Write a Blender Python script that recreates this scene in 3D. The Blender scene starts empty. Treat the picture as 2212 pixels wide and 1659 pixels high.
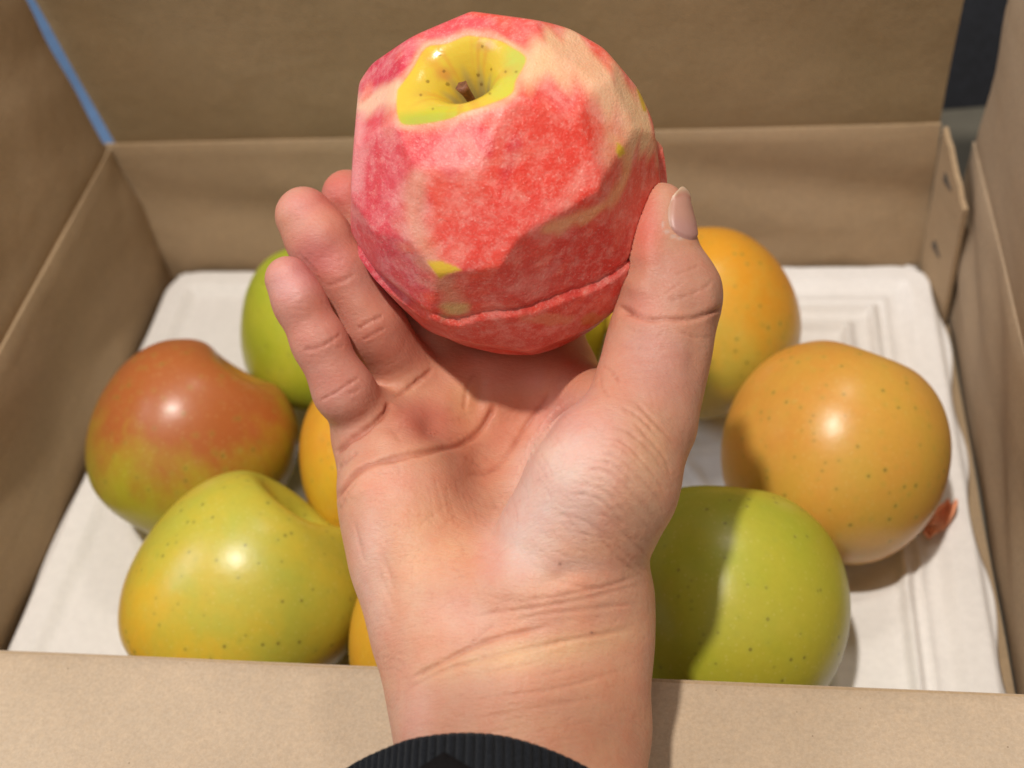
import bpy, math, random
import numpy as np
random.seed(7); rng = np.random.default_rng(11)
S = bpy.context.scene
# ---------------------------------------------------------------- camera
F, CX, CY = 2700.0, 1106.0, 829.5          # focal length and centre for a frame 2212 units wide
_Y = np.array([441, 2897, -F]); _Y /= np.linalg.norm(_Y)
_X = np.array([17166, -120, F]); _X -= (_X @ _Y) * _Y; _X /= np.linalg.norm(_X)
R = np.stack([_X, _Y, np.cross(_X, _Y)])   # camera axes -> world
CAM = np.array([0, 0, 0.42])
cd = bpy.data.cameras.new('camera'); cam = bpy.data.objects.new('camera', cd); S.collection.objects.link(cam)
from mathutils import Matrix, Vector
cam.matrix_world = Matrix([list(R[0]) + [CAM[0]], list(R[1]) + [CAM[1]], list(R[2]) + [CAM[2]], [0, 0, 0, 1]])
cd.sensor_width = 36; cd.lens = F / 2212 * 36; cd.clip_start = .01; cd.clip_end = 50
cd.dof.use_dof = True; cd.dof.focus_distance = .345; cd.dof.aperture_fstop = 10
S.camera = cam
# ---------------------------------------------------------------- light
S.view_settings.view_transform = 'Standard'; S.view_settings.look = 'None'; S.view_settings.exposure = 0
W = bpy.data.worlds.new('World'); S.world = W; W.use_nodes = True
W.node_tree.nodes['Background'].inputs[0].default_value = (1.0, .96, .91, 1)
W.node_tree.nodes['Background'].inputs[1].default_value = .30
def lamp(name, loc, target, size, power, col):
    l = bpy.data.lights.new(name, 'AREA'); l.shape = 'DISK'; l.size = size; l.energy = power; l.color = col
    o = bpy.data.objects.new(name, l); S.collection.objects.link(o); o.location = loc
    d = Vector(target) - Vector(loc); o.rotation_euler = d.to_track_quat('-Z', 'Y').to_euler(); return o
lamp('ceiling_lamp', (-.26, -.166, 1.97), (-.05, .25, .1), .09, 31, (1, .935, .85))
lamp('second_ceiling_lamp', (.25, .95, 1.9), (-.05, .25, .1), .25, 4.0, (1, .93, .84))
lamp('window_light', (-1.05, .08, 1.02), (-.03, .28, .1), .55, 5.5, (.78, .87, 1))

# ---------------------------------------------------------------- helpers
def cpt(px, py, d):                         # a point at distance d along the view, in camera axes
    return np.array([(px - CX) / F * d, -(py - CY) / F * d, -d])
def to_world(P): return np.asarray(P) @ R.T + CAM
def wpt(px, py, d): return to_world(cpt(px, py, d))
def onz(px, py, z):
    r = R @ np.array([(px - CX) / F, -(py - CY) / F, -1.]); return CAM + r * (z - CAM[2]) / r[2]
def empty(name, loc, label, cat, group=None):
    o = bpy.data.objects.new(name, None); S.collection.objects.link(o); o.location = loc
    o['label'] = label; o['category'] = cat
    if group: o['group'] = group
    o.empty_display_size = .02
    return o
def mesh(name, V, Fc, mat, parent=None, origin=(0, 0, 0), smooth=True, cols=None, attrs=None):
    V = np.asarray(V, dtype=float) - np.asarray(origin)
    me = bpy.data.meshes.new(name); me.from_pydata(V.tolist(), [], Fc.tolist() if hasattr(Fc, 'tolist') else Fc)
    me.update()
    if smooth: me.shade_smooth()
    if cols is not None:
        a = me.color_attributes.new('Col', 'FLOAT_COLOR', 'POINT')
        a.data.foreach_set('color', np.concatenate([cols, np.ones((len(cols), 1))], 1).astype(np.float32).ravel())
    for k, v in (attrs or {}).items():
        a = me.attributes.new(k, 'FLOAT', 'POINT'); a.data.foreach_set('value', np.asarray(v, np.float32))
    if mat: me.materials.append(mat)
    o = bpy.data.objects.new(name, me); S.collection.objects.link(o)
    if parent: o.parent = parent
    else: o.location = origin
    return o
def tag(o, label=None, cat=None, kind=None, group=None):
    for k, v in (('label', label), ('category', cat), ('kind', kind), ('group', group)):
        if v: o[k] = v
    return o
def lin(c):
    c = np.asarray(c, float) / 255
    return np.where(c <= .04045, c / 12.92, ((c + .055) / 1.055) ** 2.4)
def ss(a, b, x):
    t = np.clip((x - a) / (b - a), 0, 1); return t * t * (3 - 2 * t)
class NT:
    def __init__(s, name):
        s.m = bpy.data.materials.new(name); s.m.use_nodes = True; s.t = s.m.node_tree
        s.b = s.t.nodes['Principled BSDF']
    def n(s, typ, ins=None, **kw):
        nd = s.t.nodes.new('ShaderNode' + typ)
        for k, v in kw.items(): setattr(nd, k, v)
        for k, v in (ins or {}).items():
            if hasattr(v, 'is_output') or isinstance(v, bpy.types.NodeSocket): s.t.links.new(v, nd.inputs[k])
            else: nd.inputs[k].default_value = v
        return nd
    def set(s, **kw):
        for k, v in kw.items():
            k = k.replace('_', ' ')
            if isinstance(v, bpy.types.NodeSocket): s.t.links.new(v, s.b.inputs[k])
            else: s.b.inputs[k].default_value = v
    def obj(s): return s.n('TexCoord').outputs['Object']
    def noise(s, scale, detail=3, rough=.5, vec=None, dist=0):
        return s.n('TexNoise', {'Vector': vec or s.obj(), 'Scale': scale, 'Detail': detail, 'Roughness': rough, 'Distortion': dist}).outputs['Fac']
    def ramp(s, fac, *st):
        r = s.n('ValToRGB', {'Fac': fac}); e = r.color_ramp.elements
        while len(e) < len(st): e.new(.5)
        for i, (p, c) in enumerate(st): e[i].position = p; e[i].color = (*c, 1) if len(c) == 3 else c
        return r.outputs[0]
    def mix(s, f, a, b, mode='MIX'):
        return s.n('MixRGB', {0: f, 1: a, 2: b}, blend_type=mode).outputs[0]
    def math(s, op, a, b=0., c=None):
        d = {0: a, 1: b}
        if c is not None: d[2] = c
        return s.n('Math', d, operation=op).outputs[0]
    def mr(s, v, a, b, c, d): return s.n('MapRange', {0: v, 1: a, 2: b, 3: c, 4: d}).outputs[0]
    def bump(s, h, strength, dist, normal=None):
        ins = {'Height': h, 'Strength': strength, 'Distance': dist}
        if normal: ins['Normal'] = normal
        return s.n('Bump', ins).outputs[0]
    def mapping(s, scale, rot=(0, 0, 0)):
        return s.n('Mapping', {'Vector': s.obj(), 'Scale': scale, 'Rotation': rot}).outputs[0]
g3 = lambda v: (v, v, v)

# ---------------------------------------------------------------- materials
def cardboard(name, a, b, rough=.85):
    m = NT(name)
    n1 = m.noise(9, 3, .55); n2 = m.noise(900, 3, .7); n3 = m.noise(60, 4, .6)
    c = m.ramp(n1, (.3, a), (.7, b))
    c = m.mix(m.mr(n2, .35, .7, 0, .35), c, m.mix(1.0, c, (.62, .56, .5, 1), 'MULTIPLY'))
    c = m.mix(m.mr(n3, .45, .75, 0, .25), c, m.mix(1.0, c, (1.25, 1.2, 1.15, 1), 'MULTIPLY'))
    fl = m.n('TexVoronoi', {'Vector': m.obj(), 'Scale': 260.}).outputs['Distance']
    fl = m.math('MULTIPLY', m.mr(fl, .03, .09, 1, 0), m.mr(m.noise(170, 1), .58, .64, 0, 1))
    c = m.mix(m.math('MULTIPLY', fl, .7), c, (.12, .07, .035, 1))
    c = m.mix(m.mr(m.noise(430, 4, .75), .42, .72, 0, .38), c, m.mix(1., c, (1.28, 1.22, 1.12, 1), 'MULTIPLY'))
    sc_ = m.noise(1., 3, .6, m.mapping((14, 3, 50), (.2, .5, .1)), dist=1.5)
    c = m.mix(m.mr(sc_, .55, .70, 0, .30), c, m.mix(1., c, (.80, .76, .70, 1), 'MULTIPLY'))
    m.set(Base_Color=c, Roughness=rough, Specular_IOR_Level=.25, Normal=m.bump(n2, .45, .0004, m.bump(n3, .45, .0012, m.bump(m.noise(12, 3, .6), .5, .004))))
    return m.m
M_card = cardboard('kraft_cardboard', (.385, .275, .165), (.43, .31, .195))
M_cardg = cardboard('cool_lit_kraft_cardboard', (.37, .275, .185), (.42, .315, .215))  # same board greyed, cool side light put into its colour
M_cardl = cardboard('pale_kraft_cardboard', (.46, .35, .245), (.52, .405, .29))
M_cardd = cardboard('shaded_kraft_cardboard', (.27, .195, .105), (.33, .235, .135))  # same board darkened, the far flap's shade put into its colour
def m_simple(name, col, rough, nscale=200, var=.25, bump=.2, bd=.001, **kw):
    m = NT(name); n = m.noise(nscale, 4, .6)
    c = m.mix(m.mr(n, .3, .7, 0, 1), tuple(np.array(col) * (1 - var)) + (1,), tuple(np.array(col) * (1 + var)) + (1,))
    m.set(Base_Color=c, Roughness=rough, Normal=m.bump(n, bump, bd), **kw); return m.m
M_pulp = m_simple('white_moulded_pulp', (.80, .77, .74), .7, 350, .04, .25, .0006)
M_stem = m_simple('brown_stem', (.20, .072, .028), .6, 900, .4, .4, .0005)
M_hole = m_simple('dark_punched_hole', (.10, .08, .062), .9, 800, .3)
M_table = m_simple('grey_table', (.12, .108, .082), .6, 40, .12, .05)
M_dark = m_simple('black_cloth', (.012, .013, .018), .8, 300, .4, .3)
M_blue = m_simple('blue_cloth', (.075, .14, .26), .7, 120, .1, .2)
M_peel = m_simple('pink_peel', (.88, .36, .19), .45, 500, .25, .3)

def skin_mat():
    m = NT('skin'); col = m.n('VertexColor', layer_name='Col').outputs[0]
    n1 = m.noise(160, 5, .6); n2 = m.noise(45, 4, .6); n3 = m.noise(1500, 3, .6)
    c = m.mix(m.mr(n1, .38, .66, 0, .42), col, m.mix(1., col, (1.0, .72, .66, 1), 'MULTIPLY'))
    c = m.mix(m.mr(n2, .42, .64, 0, .60), c, m.mix(1., c, (1.10, 1.10, .98, 1), 'MULTIPLY'))
    c = m.mix(m.mr(n3, .4, .75, 0, .12), c, m.mix(1., c, (.7, .55, .5, 1), 'MULTIPLY'))
    line = m.noise(1.0, 4, .6, m.mapping((420, 1500, 420), (.1, .3, .5)))
    vo = m.n('TexVoronoi', {'Vector': m.mapping((1100, 1900, 1100), (0, 0, .6)), 'Scale': 1.}, feature='DISTANCE_TO_EDGE').outputs['Distance']
    cells = m.mr(vo, 0, .12, 0, 1)
    wr = m.n('Attribute', attribute_name='dry').outputs['Fac']
    b = m.bump(cells, m.math('MULTIPLY_ADD', wr, .10, .12), .0003)
    b = m.bump(line, .35, .0006, b)
    b = m.bump(n1, .4, .0009, b)
    m.set(Base_Color=c, Roughness=m.mr(n3, .3, .7, .40, .62), Normal=b, Specular_IOR_Level=.40)
    m.set(Subsurface_Weight=.25, Subsurface_Radius=(1.0, .36, .2), Subsurface_Scale=.0028)
    return m.m
M_skin = skin_mat()
def nail_mat():
    m = NT('nail'); n = m.noise(1., 3, .5, m.mapping((900, 900, 60)))
    col = m.n('VertexColor', layer_name='Col').outputs[0]
    m.set(Base_Color=col, Roughness=.42, Subsurface_Weight=.3, Subsurface_Radius=(1, .4, .3), Subsurface_Scale=.002, Normal=m.bump(n, .12, .0004))
    return m.m
M_nail = nail_mat()
def knit_mat():
    m = NT('black_rib_knit'); n = m.noise(2500, 3, .7)
    c = m.ramp(n, (.35, (.003, .0035, .005)), (.75, (.018, .020, .025)))
    m.set(Base_Color=c, Roughness=.9, Specular_IOR_Level=.15, Normal=m.bump(n, .8, .0006), Sheen_Weight=.05); return m.m
M_knit = knit_mat()
M_sleeve = m_simple('black_jersey', (.0065, .0055, .0055), .95, 2200, .4, .3, .0003, Specular_IOR_Level=.1)

def flesh_mat():
    m = NT('peeled_apple_flesh'); col = m.n('VertexColor', layer_name='Col').outputs[0]
    sk = m.n('Attribute', attribute_name='skin').outputs['Fac']; fl = m.math('SUBTRACT', 1., sk)
    inten = m.n('Attribute', attribute_name='pink').outputs['Fac']
    n1 = m.noise(75, 5, .62, dist=.4); n2 = m.noise(300, 5, .75, dist=.15); n3 = m.noise(1500, 2, .6)
    deep = m.mix(1., col, (.97, .60, .52, 1), 'MULTIPLY')
    pale = m.mix(.52, col, (.96, .56, .47, 1))
    c = m.mix(m.math('MULTIPLY', m.mr(n1, .40, .62, 0, .65), inten), col, deep)
    c = m.mix(m.math('MULTIPLY', m.mr(n1, .50, .34, 0, .55), inten), c, pale)
    c = m.mix(m.math('MULTIPLY', m.mr(n2, .46, .70, 0, .40), inten), c, m.mix(1., c, (.95, .60, .58, 1), 'MULTIPLY'))
    c = m.mix(m.math('MULTIPLY', m.mr(n2, .52, .32, 0, .50), inten), c, pale)
    c = m.mix(m.math('MULTIPLY', m.mr(n3, .58, .74, 0, .30), inten), c, (.95, .60, .52, 1))
    b = m.bump(n3, m.math('MULTIPLY', fl, .38), .0005)
    b = m.bump(n2, m.math('MULTIPLY', fl, .34), .0009, b)
    b = m.bump(m.noise(170, 3, .6), m.math('MULTIPLY_ADD', fl, .10, .20), .0012, b)
    ro = m.math('MULTIPLY_ADD', fl, .08, .25)
    m.set(Base_Color=c, Roughness=ro, Normal=b, Specular_IOR_Level=.38, Subsurface_Weight=.2, Subsurface_Radius=(1, .35, .25), Subsurface_Scale=.0018)
    return m.m
M_flesh = flesh_mat()
def apple_mat(name, base, alt, blush, axis, lo, hi, speck=.6, rough=.36):
    m = NT(name); oc = m.obj()
    n1 = m.noise(26, 4, .6, dist=.3); n2 = m.noise(500, 3, .6)
    c = m.mix(m.mr(n1, .38, .62, 0, 1), (*base, 1), (*alt, 1))
    d = m.n('VectorMath', {0: oc, 1: tuple(np.array(axis) / np.linalg.norm(axis) / .043)}, operation='DOT_PRODUCT').outputs['Value']
    st = m.noise(1., 4, .65, m.mapping((55, 55, 22)))
    f = m.mr(m.math('ADD', d, m.math('MULTIPLY', m.math('SUBTRACT', st, .5), 1.7)), lo, hi, 0, 1)
    c = m.mix(f, c, (*blush, 1))
    c = m.mix(m.mr(n2, .4, .7, 0, .16), c, m.mix(1., c, (.75, .72, .6, 1), 'MULTIPLY'))
    vo = m.n('TexVoronoi', {'Vector': oc, 'Scale': 215., 'Randomness': 1.}); 
    sel = m.mr(m.n('SeparateColor', {0: vo.outputs['Color']}).outputs[0], .24, .30, 0, 1)
    sel = m.math('MULTIPLY', sel, m.mr(m.noise(22, 2, .5), .38, .58, .35, 1))
    sz = m.mr(vo.outputs['Distance'], .10, .17, 1, 0)
    halo = m.math('MULTIPLY', m.mr(vo.outputs['Distance'], .18, .42, 1, 0), sel)
    c = m.mix(m.math('MULTIPLY', halo, .22), c, (.36, .38, .06, 1))
    sp = m.math('MULTIPLY', m.math('MULTIPLY', sz, sel), speck)
    c = m.mix(sp, c, (.16, .12, .02, 1))
    v2 = m.n('TexVoronoi', {'Vector': oc, 'Scale': 430.}).outputs['Distance']
    c = m.mix(m.mr(v2, .12, .26, .28, 0), c, m.mix(.5, c, (.75, .66, .25, 1)))
    mt = m.noise(8, 4, .7, dist=1.2, vec=oc)
    c = m.mix(m.mr(mt, .5, .75, 0, .35), c, m.mix(1., c, (.80, .72, .55, 1), 'MULTIPLY'))
    b = m.bump(m.noise(90, 3, .6), .10, .002, m.bump(sz, -.15, .0003))
    m.set(Base_Color=c, Roughness=m.mr(n1, .3, .7, rough - .05, rough + .06), Specular_IOR_Level=.5, Normal=b, Subsurface_Weight=.12,
          Subsurface_Radius=(1, .7, .2), Subsurface_Scale=.003, Coat_Weight=.08, Coat_Roughness=.25)
    return m.m

# ---------------------------------------------------------------- box
def solid_box(lo, hi): 
    (x0, y0, z0), (x1, y1, z1) = lo, hi
    V = [(x0, y0, z0), (x1, y0, z0), (x1, y1, z0), (x0, y1, z0), (x0, y0, z1), (x1, y0, z1), (x1, y1, z1), (x0, y1, z1)]
    Fc = [(0, 3, 2, 1), (4, 5, 6, 7), (0, 1, 5, 4), (1, 2, 6, 5), (2, 3, 7, 6), (3, 0, 4, 7)]
    return V, Fc
def sheet(name, P00, P10, P11, P01, thick, mat, parent, origin, nu=40, nv=24, warp=.0008, bev=0, edge=.0, seed=0, damp=True):
    """a board of cardboard with real thickness: four corners of its inner face, slightly warped and wavy"""
    P00, P10, P11, P01 = map(np.array, (P00, P10, P11, P01))
    u = np.linspace(0, 1, nu); v = np.linspace(0, 1, nv); U, Vv = np.meshgrid(u, v, indexing='ij')
    P = ((1 - U) * (1 - Vv))[..., None] * P00 + (U * (1 - Vv))[..., None] * P10 + (U * Vv)[..., None] * P11 + ((1 - U) * Vv)[..., None] * P01
    n = np.cross(P10 - P00, P01 - P00); n = n / np.linalg.norm(n)
    r = np.random.default_rng(seed); w = 0
    for k in range(7):
        fu, fv, ph = r.uniform(.5, 4), r.uniform(.5, 3), r.uniform(0, 6.28)
        w = w + np.sin(6.28 * (fu * U + fv * Vv) + ph) / (1 + k)
    P = P + (w * warp * (.12 + .88 * np.sin(np.pi * np.clip(Vv * (1.0 if damp else .5), 0, 1)) ** .7))[..., None] * n
    e = np.minimum(np.minimum(U * (nu - 1), (1 - U) * (nu - 1)), np.minimum(Vv * (nv - 1), (1 - Vv) * (nv - 1)))
    rnd = np.where(e < .5, bev, 0.)
    top = P - rnd[..., None] * n; bot = P - (thick - rnd)[..., None] * n if hasattr(rnd, 'shape') else P
    V = np.concatenate([top.reshape(-1, 3), bot.reshape(-1, 3)]); N = nu * nv
    idx = np.arange(N).reshape(nu, nv); Fc = []
    for i in range(nu - 1):
        for j in range(nv - 1):
            a, b, c, d = idx[i, j], idx[i + 1, j], idx[i + 1, j + 1], idx[i, j + 1]
            Fc.append((a, b, c, d)); Fc.append((a + N, d + N, c + N, b + N))
    def side(s): 
        for a, b in zip(s[:-1], s[1:]): Fc.append((b, a, a + N, b + N))
    side(list(idx[:, 0])); side(list(idx[-1, :])); side(list(idx[::-1, -1])); side(list(idx[0, ::-1]))
    o = mesh(name, V, [tuple(int(q) for q in f) for f in Fc], mat, parent, origin)
    md = o.modifiers.new('edge', 'EDGE_SPLIT'); md.split_angle = math.radians(50)
    return o
BX0, BX1, BY0, BY1, BZ = -.2795, .110, .1935, .4685, .0870
T = .0035
O = (-.085, .33, 0)
box = empty('cardboard_box', O, 'open brown cardboard box with its flaps raised, holding the tray of whole apples', 'box')
tag(sheet('bottom_panel', (BX0, BY0, .0), (BX1, BY0, .0), (BX1, BY1, .0), (BX0, BY1, .0), T, M_card, box, O, seed=1))
# walls: corner order keeps the inner face towards the box
tag(sheet('wall', (BX0 - .005, BY1, 0), (.1015, BY1, 0), (.0995, BY1 + .001, BZ), (BX0 - .009, BY1 + .001, BZ), T, M_card, box, O, seed=2, bev=.001, warp=.0011), 'far wall, lighter above the tray, with a creased top edge')
sheet('wall', (BX0, BY0, 0), (BX0, BY1 + .002, 0), (BX0 - .004, BY1 + .001, BZ - .001), (BX0 - .003, BY0, BZ), T, M_card, box, O, seed=3, bev=.001, warp=.0011)
tag(sheet('wall', (BX1, BY1 - .004, 0), (BX1, BY0, 0), (BX1 + .001, BY0, BZ), (BX1 + .001, BY1 - .006, BZ - .004), T, M_cardg, box, O, seed=4, bev=.001, warp=.0011), 'greyer, cool-lit wall beside the round orange apple')
sheet('wall', (BX1, BY0, 0), (BX0, BY0, 0), (BX0 - .003, BY0, BZ - .0005), (BX1 + .001, BY0, BZ - .0005), T, M_card, box, O, seed=5)
# flaps: each rises from a crease set a little back from the wall
FH = .30
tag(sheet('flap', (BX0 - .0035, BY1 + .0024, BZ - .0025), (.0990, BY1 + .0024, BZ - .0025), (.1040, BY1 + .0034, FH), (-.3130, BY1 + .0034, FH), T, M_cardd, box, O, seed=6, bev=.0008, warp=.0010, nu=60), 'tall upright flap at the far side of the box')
tag(sheet('flap', (BX0 - .0052, BY0 - .004, BZ - .0035), (BX0 - .0056, BY1 - .0008, BZ - .0035), (BX0 - .0190, BY1 - .0010, .205), (BX0 - .0196, BY0 - .01, .205), T, M_card, box, O, seed=7, bev=.0008, warp=.0004, nu=50), 'flap leaning outward beside the thin blue gap')
tag(sheet('flap', (BX1 + .0022, BY1 - .0075, BZ - .0060), (BX1 + .0022, BY0 - .004, BZ - .0030), (BX1 + .012, BY0 - .005, FH), (BX1 + .012, BY1 - .0075, FH), T, M_cardg, box, O, seed=8, bev=.0008, warp=.0012, nu=50), 'greyish, cool-lit upright flap beside the dark opening')
fa, fb = onz(0, 1400, BZ), onz(2212, 1495, BZ)
dirf = (fb - fa) / np.linalg.norm(fb - fa)
L0, R0 = fa - dirf * .09, fb + dirf * .055
down = np.array([-.03, -1, .05]); down /= np.linalg.norm(down)
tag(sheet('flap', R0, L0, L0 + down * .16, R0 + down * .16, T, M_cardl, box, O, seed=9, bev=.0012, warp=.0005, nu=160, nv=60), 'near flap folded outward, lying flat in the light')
# corner tab with two punched holes
tb0, tb1 = np.array([.1000, BY1 - .0005, 0]), np.array([.1062, BY1 - .036, 0])
tw = tb1 - tb0
V, Fc = [], []
tops = [.0872, .0845, .0835, .0800, .0770, .0755, .0715, .0700]
nn = np.array([-.98, -.2, 0])
for k, zt in enumerate(tops):
    u = k / (len(tops) - 1)
    for th in (0, -.0022):
        p = tb0 + tw * u + nn * th
        for z in (.0, .03, .06, zt): V.append(p + np.array([0, 0, z]))
for k in range(len(tops) - 1):
    for j in range(3):
        a = k * 8 + j; Fc += [(a, a + 8, a + 9, a + 1), (a + 4, a + 5, a + 13, a + 12)]
    a = k * 8 + 3; Fc.append((a, a + 8, a + 12, a + 4))
a = (len(tops) - 1) * 8
for j in range(3): Fc.append((a + j, a + j + 4, a + j + 5, a + j + 1)); Fc.append((j, j + 1, j + 5, j + 4))
tabo = mesh('corner_tab', V, Fc, M_card, box, O, smooth=False)
for (uu, z) in ((.40, .0690), (.42, .0315)):
    p = tb0 + tw * uu + nn * .0006 + np.array([0, 0, z]); e1 = tw / np.linalg.norm(tw)
    vs = []; K = 14
    for k in range(K):
        a = 2 * math.pi * k / K; rr = .0019 * (1 + .45 * math.sin(3 * a + uu * 20) + .2 * math.cos(5 * a))
        vs.append(p + e1 * rr * 2.2 * math.cos(a) + np.array([0, 0, rr * math.sin(a)]))
    vs2 = [v - nn * .0005 for v in vs]
    fcs = [tuple(range(K)), tuple(range(2 * K - 1, K - 1, -1))] + [(k, (k + 1) % K, (k + 1) % K + K, k + K) for k in range(K)]
    mesh('punched_hole', vs + vs2, fcs, M_hole, tabo, O, smooth=False)

# ---------------------------------------------------------------- surroundings
V, Fc = solid_box((-1.6, -1.2, -.045), (1.6, 1.35, -.0075))
tb = tag(mesh('table_top', V, Fc, M_table, smooth=False), kind='structure')
V, Fc = solid_box((-6, -6, -.80), (6, 6, -.78)); tag(mesh('floor', V, Fc, M_table, smooth=False), kind='structure')
def crumpled(name, cx, cy, w, d, h, mat, label, cat, seed, rot=0):
    r = np.random.default_rng(seed); n = 60
    u, v = np.meshgrid(np.linspace(-1, 1, n), np.linspace(-1, 1, n), indexing='ij')
    z = h * (1 - np.abs(u) ** 6) * (1 - np.abs(v) ** 6)
    for k in range(12):
        a = r.uniform(0, 3.14); f = r.uniform(3, 12); z = z * (1 + .12 * np.sin(f * (u * math.cos(a) + v * math.sin(a)) + r.uniform(0, 6)))
    x, y = u * w, v * d; c, s = math.cos(rot), math.sin(rot)
    P = np.stack([cx + x * c - y * s, cy + x * s + y * c, z - .0070], -1).reshape(-1, 3)
    B = P.copy(); B[:, 2] = -.0072
    idx = np.arange(n * n).reshape(n, n); Fc = [(int(idx[i, j]), int(idx[i + 1, j]), int(idx[i + 1, j + 1]), int(idx[i, j + 1])) for i in range(n - 1) for j in range(n - 1)]
    o = mesh(name, P, Fc, mat, None, (cx, cy, -.007)); tag(o, label, cat); return o
crumpled('jacket', .30, .80, .22, .165, .15, M_dark, 'black folded jacket glimpsed through the gap behind the box', 'jacket', 3, .1)
crumpled('towel', -.46, .72, .16, .21, .012, M_blue, 'blue cloth seen through the narrow gap beside the flap', 'cloth', 4, .4)

# ---------------------------------------------------------------- tray
APPLES = [ # name-key, x, y, radius, tilt axis (stem direction), roll
 ('A', -.1650, .3820, .0395), ('B', -.2085, .3150, .0412), ('C', -.1670, .2420, .0415), ('D', -.1225, .3130, .0395),
 ('E', -.0835, .2300, .0390), ('F', -.0020, .3860, .0402), ('G', .0470, .3140, .0432), ('H', .0060, .2440, .0430), ('I', -.0830, .3850, .0380)]
nx, ny = 380, 280
tx0, tx1, ty0, ty1 = -.2770, .1050, .1955, .4665
gx, gy = np.meshgrid(np.linspace(0, 1, nx), np.linspace(0, 1, ny), indexing='ij')
X = tx0 + (tx1 - tx0) * gx; Yy = ty0 + (ty1 - ty0) * gy
# wavy outer edge
X = X + ss(.8, 1, gx) * (.0016 * np.sin(Yy * 95) - .0010 * np.sin(Yy * 41 + 1)) - ss(.2, 0, gx) * .0008 * np.sin(Yy * 70)
Yy = Yy + ss(.85, 1, gy) * .0008 * np.sin(X * 80)
dL, dR, dB, dF_ = X - tx0, tx1 - X, ty1 - Yy, Yy - ty0
e = np.minimum(np.minimum(dL, dR), np.minimum(dB, dF_))
# rounded corners: distance to a rounded rectangle
cr = .016
qx = np.abs(X - (tx0 + tx1) / 2) - ((tx1 - tx0) / 2 - cr); qy = np.abs(Yy - (ty0 + ty1) / 2) - ((ty1 - ty0) / 2 - cr)
sd = -(np.hypot(np.maximum(qx, 0), np.maximum(qy, 0)) + np.minimum(np.maximum(qx, qy), 0) - cr)
Z = .0085 * np.ones_like(X)
Z += .0030 * ss(.0, .0035, sd) * 1 - .0035 * ss(.011, .019, sd)
Z += .0040 * np.exp(-((sd - .030) / .0022) ** 2) * (dR < .08)
Z += .0048 * np.exp(-((sd - .042) / .0026) ** 2) * ss(.11, .09, dR) * ss(.10, .08, dB)
Z += .0016 * np.exp(-((sd - .024) / .0016) ** 2) * ss(.09, .07, dR)
for k, ax, ay, ar in APPLES + [('peeled', -.040, .316, .042)]:
    rr = np.hypot(X - ax, Yy - ay)
    Z -= .0042 * ss(.036, .024, rr); Z += .0012 * np.exp(-((rr - .0405) / .003) ** 2)
# the empty cell is a square pocket with a raised edge
Z -= .0022 * ss(.024, .020, np.maximum(np.abs(X - (-.0400)), np.abs(Yy - .316)))
for k in range(26):
    a = rng.uniform(0, 3.14); f = rng.uniform(60, 420); Z += .00004 * np.sin(f * (X * math.cos(a) + Yy * math.sin(a)) + rng.uniform(0, 6))
keep = sd > -.0002
cl = sd < 0
# pull points outside the rounded corner in to the outline
cxn = np.sign(X - (tx0 + tx1) / 2) * ((tx1 - tx0) / 2 - cr) + (tx0 + tx1) / 2; cyn = np.sign(Yy - (ty0 + ty1) / 2) * ((ty1 - ty0) / 2 - cr) + (ty0 + ty1) / 2
rc = np.hypot(X - cxn, Yy - cyn); m_ = (qx > 0) & (qy > 0) & (rc > cr)
X = np.where(m_, cxn + (X - cxn) * cr / np.maximum(rc, 1e-6), X); Yy = np.where(m_, cyn + (Yy - cyn) * cr / np.maximum(rc, 1e-6), Yy)
P = np.stack([X, Yy, Z], -1).reshape(-1, 3); idx = np.arange(nx * ny).reshape(nx, ny)
Q = np.stack([idx[:-1, :-1], idx[1:, :-1], idx[1:, 1:], idx[:-1, 1:]], -1).reshape(-1, 4)
tray = mesh('apple_tray', P, Q, M_pulp, None, (-.085, .33, .004))
sm = tray.modifiers.new('thick', 'SOLIDIFY'); sm.thickness = .0022; sm.offset = -1
tag(tray, 'white moulded pulp tray with ridged border lying in the bottom of the box', 'tray')

# ---------------------------------------------------------------- whole apples
PROF = [(0, .52), (.05, .57), (.11, .66), (.19, .77), (.30, .865), (.44, .905), (.60, .875), (.77, .765), (.90, .58), (.98, .33), (1., .06), (.975, -.22), (.90, -.48), (.79, -.68), (.66, -.82), (.52, -.89), (.40, -.91), (.29, -.885), (.19, -.82), (.10, -.765), (0, -.75)]
def catmull(P, n):
    P = np.array(P, float); out = []
    Pp = np.vstack([2 * P[0] - P[1], P, 2 * P[-1] - P[-2]])
    for i in range(1, len(Pp) - 2):
        p0, p1, p2, p3 = Pp[i - 1:i + 3]
        for t in np.linspace(0, 1, n, endpoint=False):
            out.append(.5 * ((2 * p1) + (-p0 + p2) * t + (2 * p0 - 5 * p1 + 4 * p2 - p3) * t * t + (-p0 + 3 * p1 - 3 * p2 + p3) * t ** 3))
    out.append(P[-1]); return np.array(out)
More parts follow.
